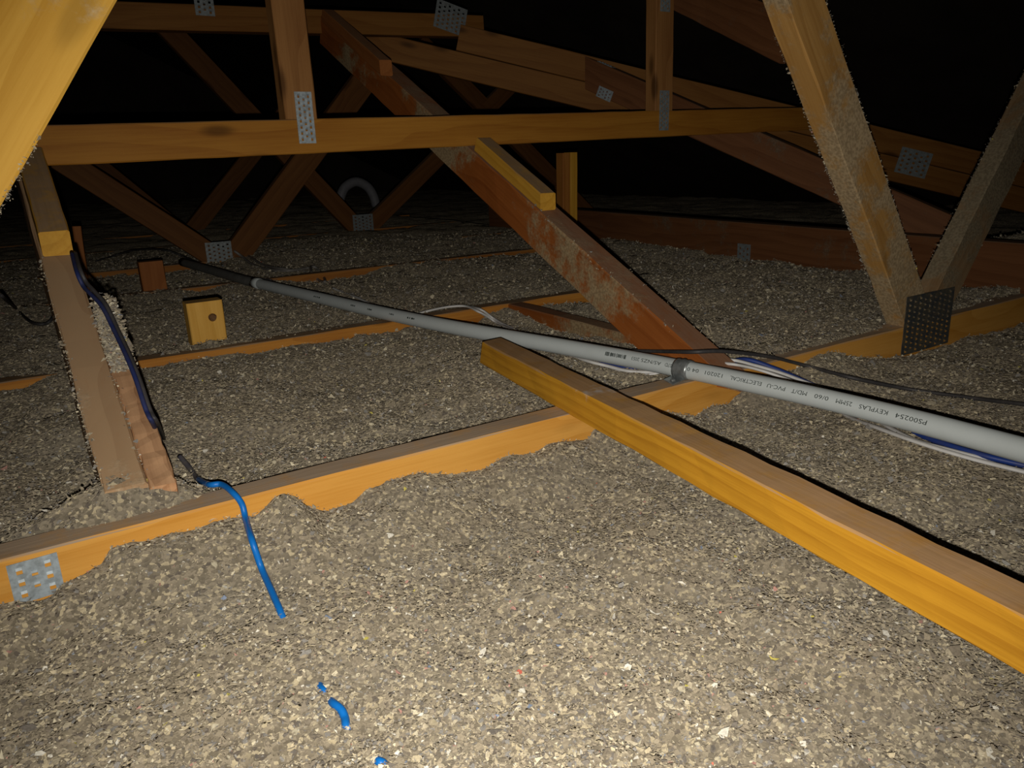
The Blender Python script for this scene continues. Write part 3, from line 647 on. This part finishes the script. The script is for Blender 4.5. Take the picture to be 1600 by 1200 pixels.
# angle on the pipe that faces the lens near the print
i0 = int(np.searchsorted(arc, u_of(1300))); tocam = Vector(CAM) - path[i0]
a_cam = math.atan2(tocam.dot(fr[i0][3]), tocam.dot(fr[i0][2])); sgn = 1 if a_cam > 0 else -1
def print_word(txt, x0, x1, h=0.0050, off=-0.10, name='printed_marking'):
    cu = bpy.data.curves.new('t', 'FONT'); cu.body = txt; cu.resolution_u = 2
    to = bpy.data.objects.new('t', cu); COL.objects.link(to)
    bpy.context.view_layer.update()
    me = bpy.data.meshes.new_from_object(to.evaluated_get(bpy.context.evaluated_depsgraph_get()))
    bpy.data.objects.remove(to); bpy.data.curves.remove(cu)
    V = np.array([v.co[:] for v in me.vertices]); mn, mx = V.min(0), V.max(0)
    bm = bmesh.new(); bm.from_mesh(me)
    for k in range(1, 6):
        zc = mn[1] + (mx[1] - mn[1]) * k / 6
        bmesh.ops.bisect_plane(bm, geom=bm.verts[:] + bm.edges[:] + bm.faces[:], plane_co=(0, zc, 0), plane_no=(0, 1, 0))
    s_hi, s_lo = u_of(x1), u_of(x0)                  # the print starts at the near end and reads away, upside down
    base = a_cam + sgn * off
    for v in bm.verts:
        fu = (v.co.x - mn[0]) / max(mx[0] - mn[0], 1e-6); fv = (v.co.y - mn[1]) / max(mx[1] - mn[1], 1e-6) - 0.5
        v.co = on_pipe(s_hi + (s_lo - s_hi) * fu, base + sgn * fv * h / RP, RP + 0.00022)
    bm.to_mesh(me); bm.free()
    return link(name, me, M_INK, CD)
for txt, x0, x1 in (('PS00254', 1407, 1456), ('KEYPLAS', 1350, 1395), ('25MM', 1314, 1339), ('0/60', 1280, 1302), ('MD/T', 1244, 1268), ('PVC-U', 1206, 1234),
                    ('ELECTRICAL', 1148, 1197), ('120201', 1109, 1136), ('04 0', 1081, 1099), ('07D', 1046, 1057), ('AS/NZS', 1009, 1040), ('2053', 994, 1006)):
    print_word(txt, x0, x1)
def bars(name, x0, x1, n, h, seed, off=-0.10):
    r = random.Random(seed); vs, fs = [], []; base = a_cam + sgn * off; x = x0
    for k in range(n):
        wdt = (x1 - x0) / n * r.uniform(0.35, 0.85); xa = x0 + (x1 - x0) * k / n; hh = h * r.uniform(0.75, 1.0)
        for m_ in range(4):
            k0 = len(vs)
            for (xx, fv) in ((xa, m_ / 4 - .5), (xa + wdt, m_ / 4 - .5), (xa + wdt, (m_ + 1) / 4 - .5), (xa, (m_ + 1) / 4 - .5)):
                vs.append(on_pipe(u_of(xx), base + sgn * fv * hh / RP, RP + 0.0002))
            fs.append((k0, k0 + 1, k0 + 2, k0 + 3))
    link(name, mesh(name, vs, fs), M_INK, CD)
bars('printed_marking', 953, 986, 17, 0.0062, 5)
for x0, x1 in ((498, 508), (556, 563), (582, 590), (616, 624), (644, 657)): bars('printed_marking', x0, x1, 4, 0.0035, x0)
# darker pipe carrying on into the dark
CP2 = [at_z(x, y, z) for (x, y, z) in ((408, 444, 0.020), (375, 436, 0.022), (335, 424, 0.024), (285, 410, 0.024))]
tag(tube('dark_conduit', CP2, 0.012, M_PIPE_DARK, n=8), 'dark dusty conduit carrying on from the far end of the grey one towards the left', 'conduit')

# saddle clip: strap round the pipe with a screwed foot on the near truss
SA = thing('conduit_saddle', at_z(1062, 592, 0.0), 'galvanised saddle clip holding the grey conduit to the near truss', 'clip')
ua, ub = u_of(1057), u_of(1080); vs, fs = [], []
prof = [(0, 0.0010), (0.16, 0.0019), (0.34, 0.0012), (0.5, 0.0027), (0.66, 0.0012), (0.84, 0.0019), (1, 0.0010)]
A0, A1_, NS = a_cam + sgn * 1.35, a_cam - sgn * 2.1, 26
for k in range(NS + 1):
    a = A0 + (A1_ - A0) * k / NS
    for (f_, rr_) in prof: vs.append(on_pipe(ua + (ub - ua) * f_, a, RP + rr_))
m_ = len(prof)
for k in range(NS):
    for j in range(m_ - 1): fs.append((k * m_ + j, k * m_ + j + 1, (k + 1) * m_ + j + 1, (k + 1) * m_ + j))
me = mesh('strap', vs, fs, True); bm = bmesh.new(); bm.from_mesh(me); bmesh.ops.recalc_face_normals(bm, faces=bm.faces); bmesh.ops.solidify(bm, geom=bm.faces[:], thickness=0.0006); bm.to_mesh(me); bm.free()
link('strap', me, M_CLIP, SA)
fp = [at_z(x, y, 0.0012) for x, y in ((1037, 594), (1051, 602), (1078, 590), (1062, 583))]
me = mesh('foot', [p for p in fp] + [p + Vector((0, 0, 0.0014)) for p in fp], [(3, 2, 1, 0), (4, 5, 6, 7), (0, 1, 5, 4), (1, 2, 6, 5), (2, 3, 7, 6), (3, 0, 4, 7)])
link('foot', me, M_CLIP, SA)
sc_ = at_z(1051, 594, 0.003)
vs, fs = [(sc_.x, sc_.y, 0.0052)], []
for j, (r_, z_) in enumerate(((0.0018, 0.0050), (0.0034, 0.0040), (0.0040, 0.0024))):
    for k in range(12): vs.append((sc_.x + r_ * math.cos(k * math.pi / 6), sc_.y + r_ * math.sin(k * math.pi / 6), z_))
for k in range(12):
    fs.append((0, 1 + k, 1 + (k + 1) % 12))
    for j in range(2): fs.append((1 + j * 12 + k, 1 + (j + 1) * 12 + k, 1 + (j + 1) * 12 + (k + 1) % 12, 1 + j * 12 + (k + 1) % 12))
link('screw', mesh('screw', vs, fs, True), M_CLIP, SA)

# ------------------------------------------------------------------ cables
def hz(x, y, lift=0.004, z0=-0.02):
    """point on the insulation seen at (x, y), raised by lift"""
    z = z0
    for _ in range(12):
        p = at_z(x, y, z + lift); z = float(height(p.x, p.y)); z = max(z, 0.0) if (0.708 < p.y < 0.748 or 1.374 < p.y < 1.414) else z
    return at_z(x, y, z + lift)
def runon(x, y, dx=0.0):
    """the cable carries on beside the conduit, past the edge of the frame"""
    p = hz(x, y, 0.004); out = []
    for k in range(1, 8):
        X, Y = p.x + 0.012 * k + dx * (k > 1), p.y - 0.16 * k
        out.append(Vector((X, Y, float(height(X, Y)) + 0.004)))
    return out
def cable(name, pts, ra, mat, label, rb=None, cat='cable', group=None, **kw):
    return tag(tube(name, pts, ra, mat, rb=rb, **kw), label, cat, group)
# bright blue cable over the near truss, ducking under the insulation and showing again
BC = thing('blue_cable', at_z(345, 755, 0.003), 'bright blue cable draped over the near truss and running down into the insulation', 'cable')
p_over = [hz(281, 713, 0.002), hz(296, 731, 0.002), hz(309, 748, 0.002), at_z(326, 757, 0.004), at_z(346, 757, 0.006), at_z(364, 770, 0.006), at_y(378, 788, 0.702), hz(384, 812, 0.009), hz(394, 845, 0.009), hz(409, 889, 0.008), hz(425, 925, 0.005), hz(438, 955, 0.002), hz(450, 985, -0.008), hz(470, 1020, -0.010), hz(492, 1060, -0.008), hz(505, 1079, 0.000), hz(512, 1090, -0.006), hz(521, 1099, 0.001), hz(533, 1109, 0.002), hz(539, 1122, 0.0015), hz(542, 1137, -0.0005), hz(556, 1158, -0.010), hz(575, 1182, -0.006), hz(592, 1190, 0.001), hz(601, 1197, -0.001), hz(615, 1230, -0.008)]
tube('sheath', p_over[2:], 0.0029, M_BLUE, BC, n=8)
s_ = tube('sheath', p_over[:4], 0.0030, M_BLUE_DUST, BC, n=8); s_['label'] = 'dust-covered far end of the sheath'
# navy pair down the side of the left rafter
nav = [at_y(112, 395, 1.06), at_y(120, 425, 1.0), at_y(130, 447, 0.99), at_y(141, 459, 0.97), at_y(160, 480, 0.94), at_y(180, 520, 0.90), at_y(199, 560, 0.85), at_y(213, 595, 0.82), at_y(228, 640, 0.795), at_y(240, 664, 0.80), hz(252, 690, 0.0), hz(258, 705, -0.008)]
cable('navy_cable', nav, 0.0023, M_NAVY_DIM, 'navy cable hanging along the right side of the left rafter and its offcut')
nav2 = [p + Vector((0.004, 0.004, 0.0035 * math.sin(i * 0.7))) for i, p in enumerate(nav[:-1])]
cable('black_cable', nav2, 0.0022, M_BLACK, 'thin black cable twisted beside the navy one along the left rafter')
cable('black_cable', [at_y(2, 462, 1.5), hz(25, 482, 0.010), hz(48, 503, 0.009), hz(70, 506, 0.009), hz(82, 497, 0.012), hz(88, 480, 0.02), at_y(92, 455, 1.5)], 0.0032, M_BLACK, 'loop of black cable at the far left edge on the insulation')
# black cable over the conduit to the right edge
bk = [at_x(960, 556, 0.790), at_x(985, 549, 0.790), at_x(1030, 549, 0.788), at_y(1080, 550, 0.735), at_y(1130, 549, 0.716), at_y(1200, 557, 0.712), at_y(1262, 572, 0.700), hz(1330, 590, 0.004), hz(1420, 608, 0.004), hz(1520, 622, 0.004), hz(1610, 633, 0.004), hz(1700, 645, 0.004), *[Vector((q.x, q.y, float(height(q.x, q.y)) + .004)) for q in [hz(1700, 645) + Vector((.13 * k, -.1 * k, 0)) for k in range(1, 8)]]]
cable('black_cable', bk, 0.0028, M_BLACK, 'black cable lifting from behind the conduit and running above it to the right edge')
# flat white cables and navy one crossing under the conduit
wc = [hz(640, 494, 0.004), hz(668, 486, 0.006), at_z(700, 479.5, 0.006), at_z(728, 478.5, 0.007), at_z(748, 487, 0.005), hz(775, 503, 0.004), hz(805, 518, 0.004), hz(860, 545, 0.004), hz(915, 563, 0.003), hz(950, 572, 0.004), hz(985, 580, 0.004), hz(1030, 580, 0.004), hz(1085, 570, 0.004), at_y(1135, 562, 0.736), at_y(1180, 571, 0.708), at_y(1235, 588, 0.675), hz(1290, 612, 0.008), hz(1320, 647, 0.004), hz(1370, 668, 0.004), hz(1440, 693, 0.005), hz(1520, 717, 0.005), hz(1600, 737, 0.005), hz(1680, 757, 0.005), *runon(1680, 757)]
cable('white_cable', wc, 0.0036, M_WHITE, 'flat white cable over the second joist, under the conduit and on to the right edge', rb=0.0024)
wc2 = [hz(735, 479, 0.005), at_z(752, 484, 0.008), hz(772, 498, 0.006), hz(800, 513, 0.005), hz(850, 535, 0.003), hz(930, 566, 0.002), hz(1000, 585, 0.003), hz(1045, 578, 0.003), hz(1090, 570, 0.004), at_y(1135, 568, 0.722), at_y(1190, 579, 0.692), hz(1260, 604, 0.004), hz(1330, 634, 0.003), hz(1390, 668, 0.004), hz(1430, 688, 0.005), hz(1480, 702, 0.005), hz(1560, 722, 0.003), hz(1640, 740, 0.003), *runon(1640, 740, 0.01)]
cable('white_cable', wc2, 0.0032, M_WHITE, 'second white cable twisting beside the flat one and surfacing briefly under the conduit', rb=0.0022)
bl2 = [hz(930, 563, 0.001), hz(965, 573, 0.002), hz(1010, 575, 0.002), hz(1080, 572, 0.002), hz(1130, 568, 0.002), at_y(1165, 562, 0.728), at_y(1205, 574, 0.700), at_y(1250, 593, 0.668), hz(1300, 615, 0.003), hz(1380, 655, 0.003), hz(1460, 688, 0.004), hz(1530, 710, 0.005), hz(1600, 727, 0.005), hz(1680, 745, 0.005), *runon(1680, 745, 0.02)]
cable('navy_cable', bl2, 0.0036, M_BLUE_DARK, 'dark blue cable tucked under the conduit beside the white ones at the right')
cable('white_cable', [hz(520, 450, 0.0), hz(536, 457, 0.005), hz(556, 464, 0.005), hz(575, 473, 0.003), hz(592, 482, -0.004)], 0.0034, M_WHITE, 'short bit of white cable surfacing just above the conduit in mid distance', rb=0.0024)
# grey cables in the background
gc = [at_y(366, 392, 2.70), hz(380, 402, 0.006), hz(396, 414, 0.006), hz(420, 421, 0.005), hz(450, 423, 0.005), hz(480, 419, 0.006), hz(491, 417, 0.012), hz(502, 426, 0.012), hz(508, 440, 0.006), hz(498, 438, 0.004), hz(487, 426, 0.006), hz(486, 418, 0.010)]
M_GREY = plain('grey_cable_sheath', (0.25, 0.235, 0.22), rough=0.5, noise=0.5)
cable('grey_cable', gc, 0.0042, M_GREY, 'grey cable with a small loop in it, right of the V of webs')
cable('grey_cable', [hz(374, 392, 0.006), hz(392, 402, 0.006), hz(412, 414, 0.006), hz(440, 420, 0.008), hz(470, 424, 0.003), hz(482, 426, -0.003)], 0.0036, M_GREY, 'second grey cable running beside the looped one')
cable('black_cable', [hz(150, 408, 0.004), hz(180, 399, 0.01), hz(205, 392, 0.03), hz(235, 389.5, 0.035), hz(262, 392, 0.03), hz(290, 402, 0.015), hz(330, 418, 0.008), hz(380, 431, 0.006), hz(425, 438, 0.003)], 0.0028, M_BLACK, 'black cable arching low over the insulation left of the V of webs')
# pale vent pipe bend, far back
dp = [at_y(x, y, 4.85) for x, y in ((529, 322), (533, 305), (540, 292), (556, 284), (573, 291), (583, 305), (588, 322))]
tag(tube('vent_pipe', dp, 0.030, M_DUCT, n=6), 'pale bent pipe far back in the dark behind the V of thin webs', 'pipe')
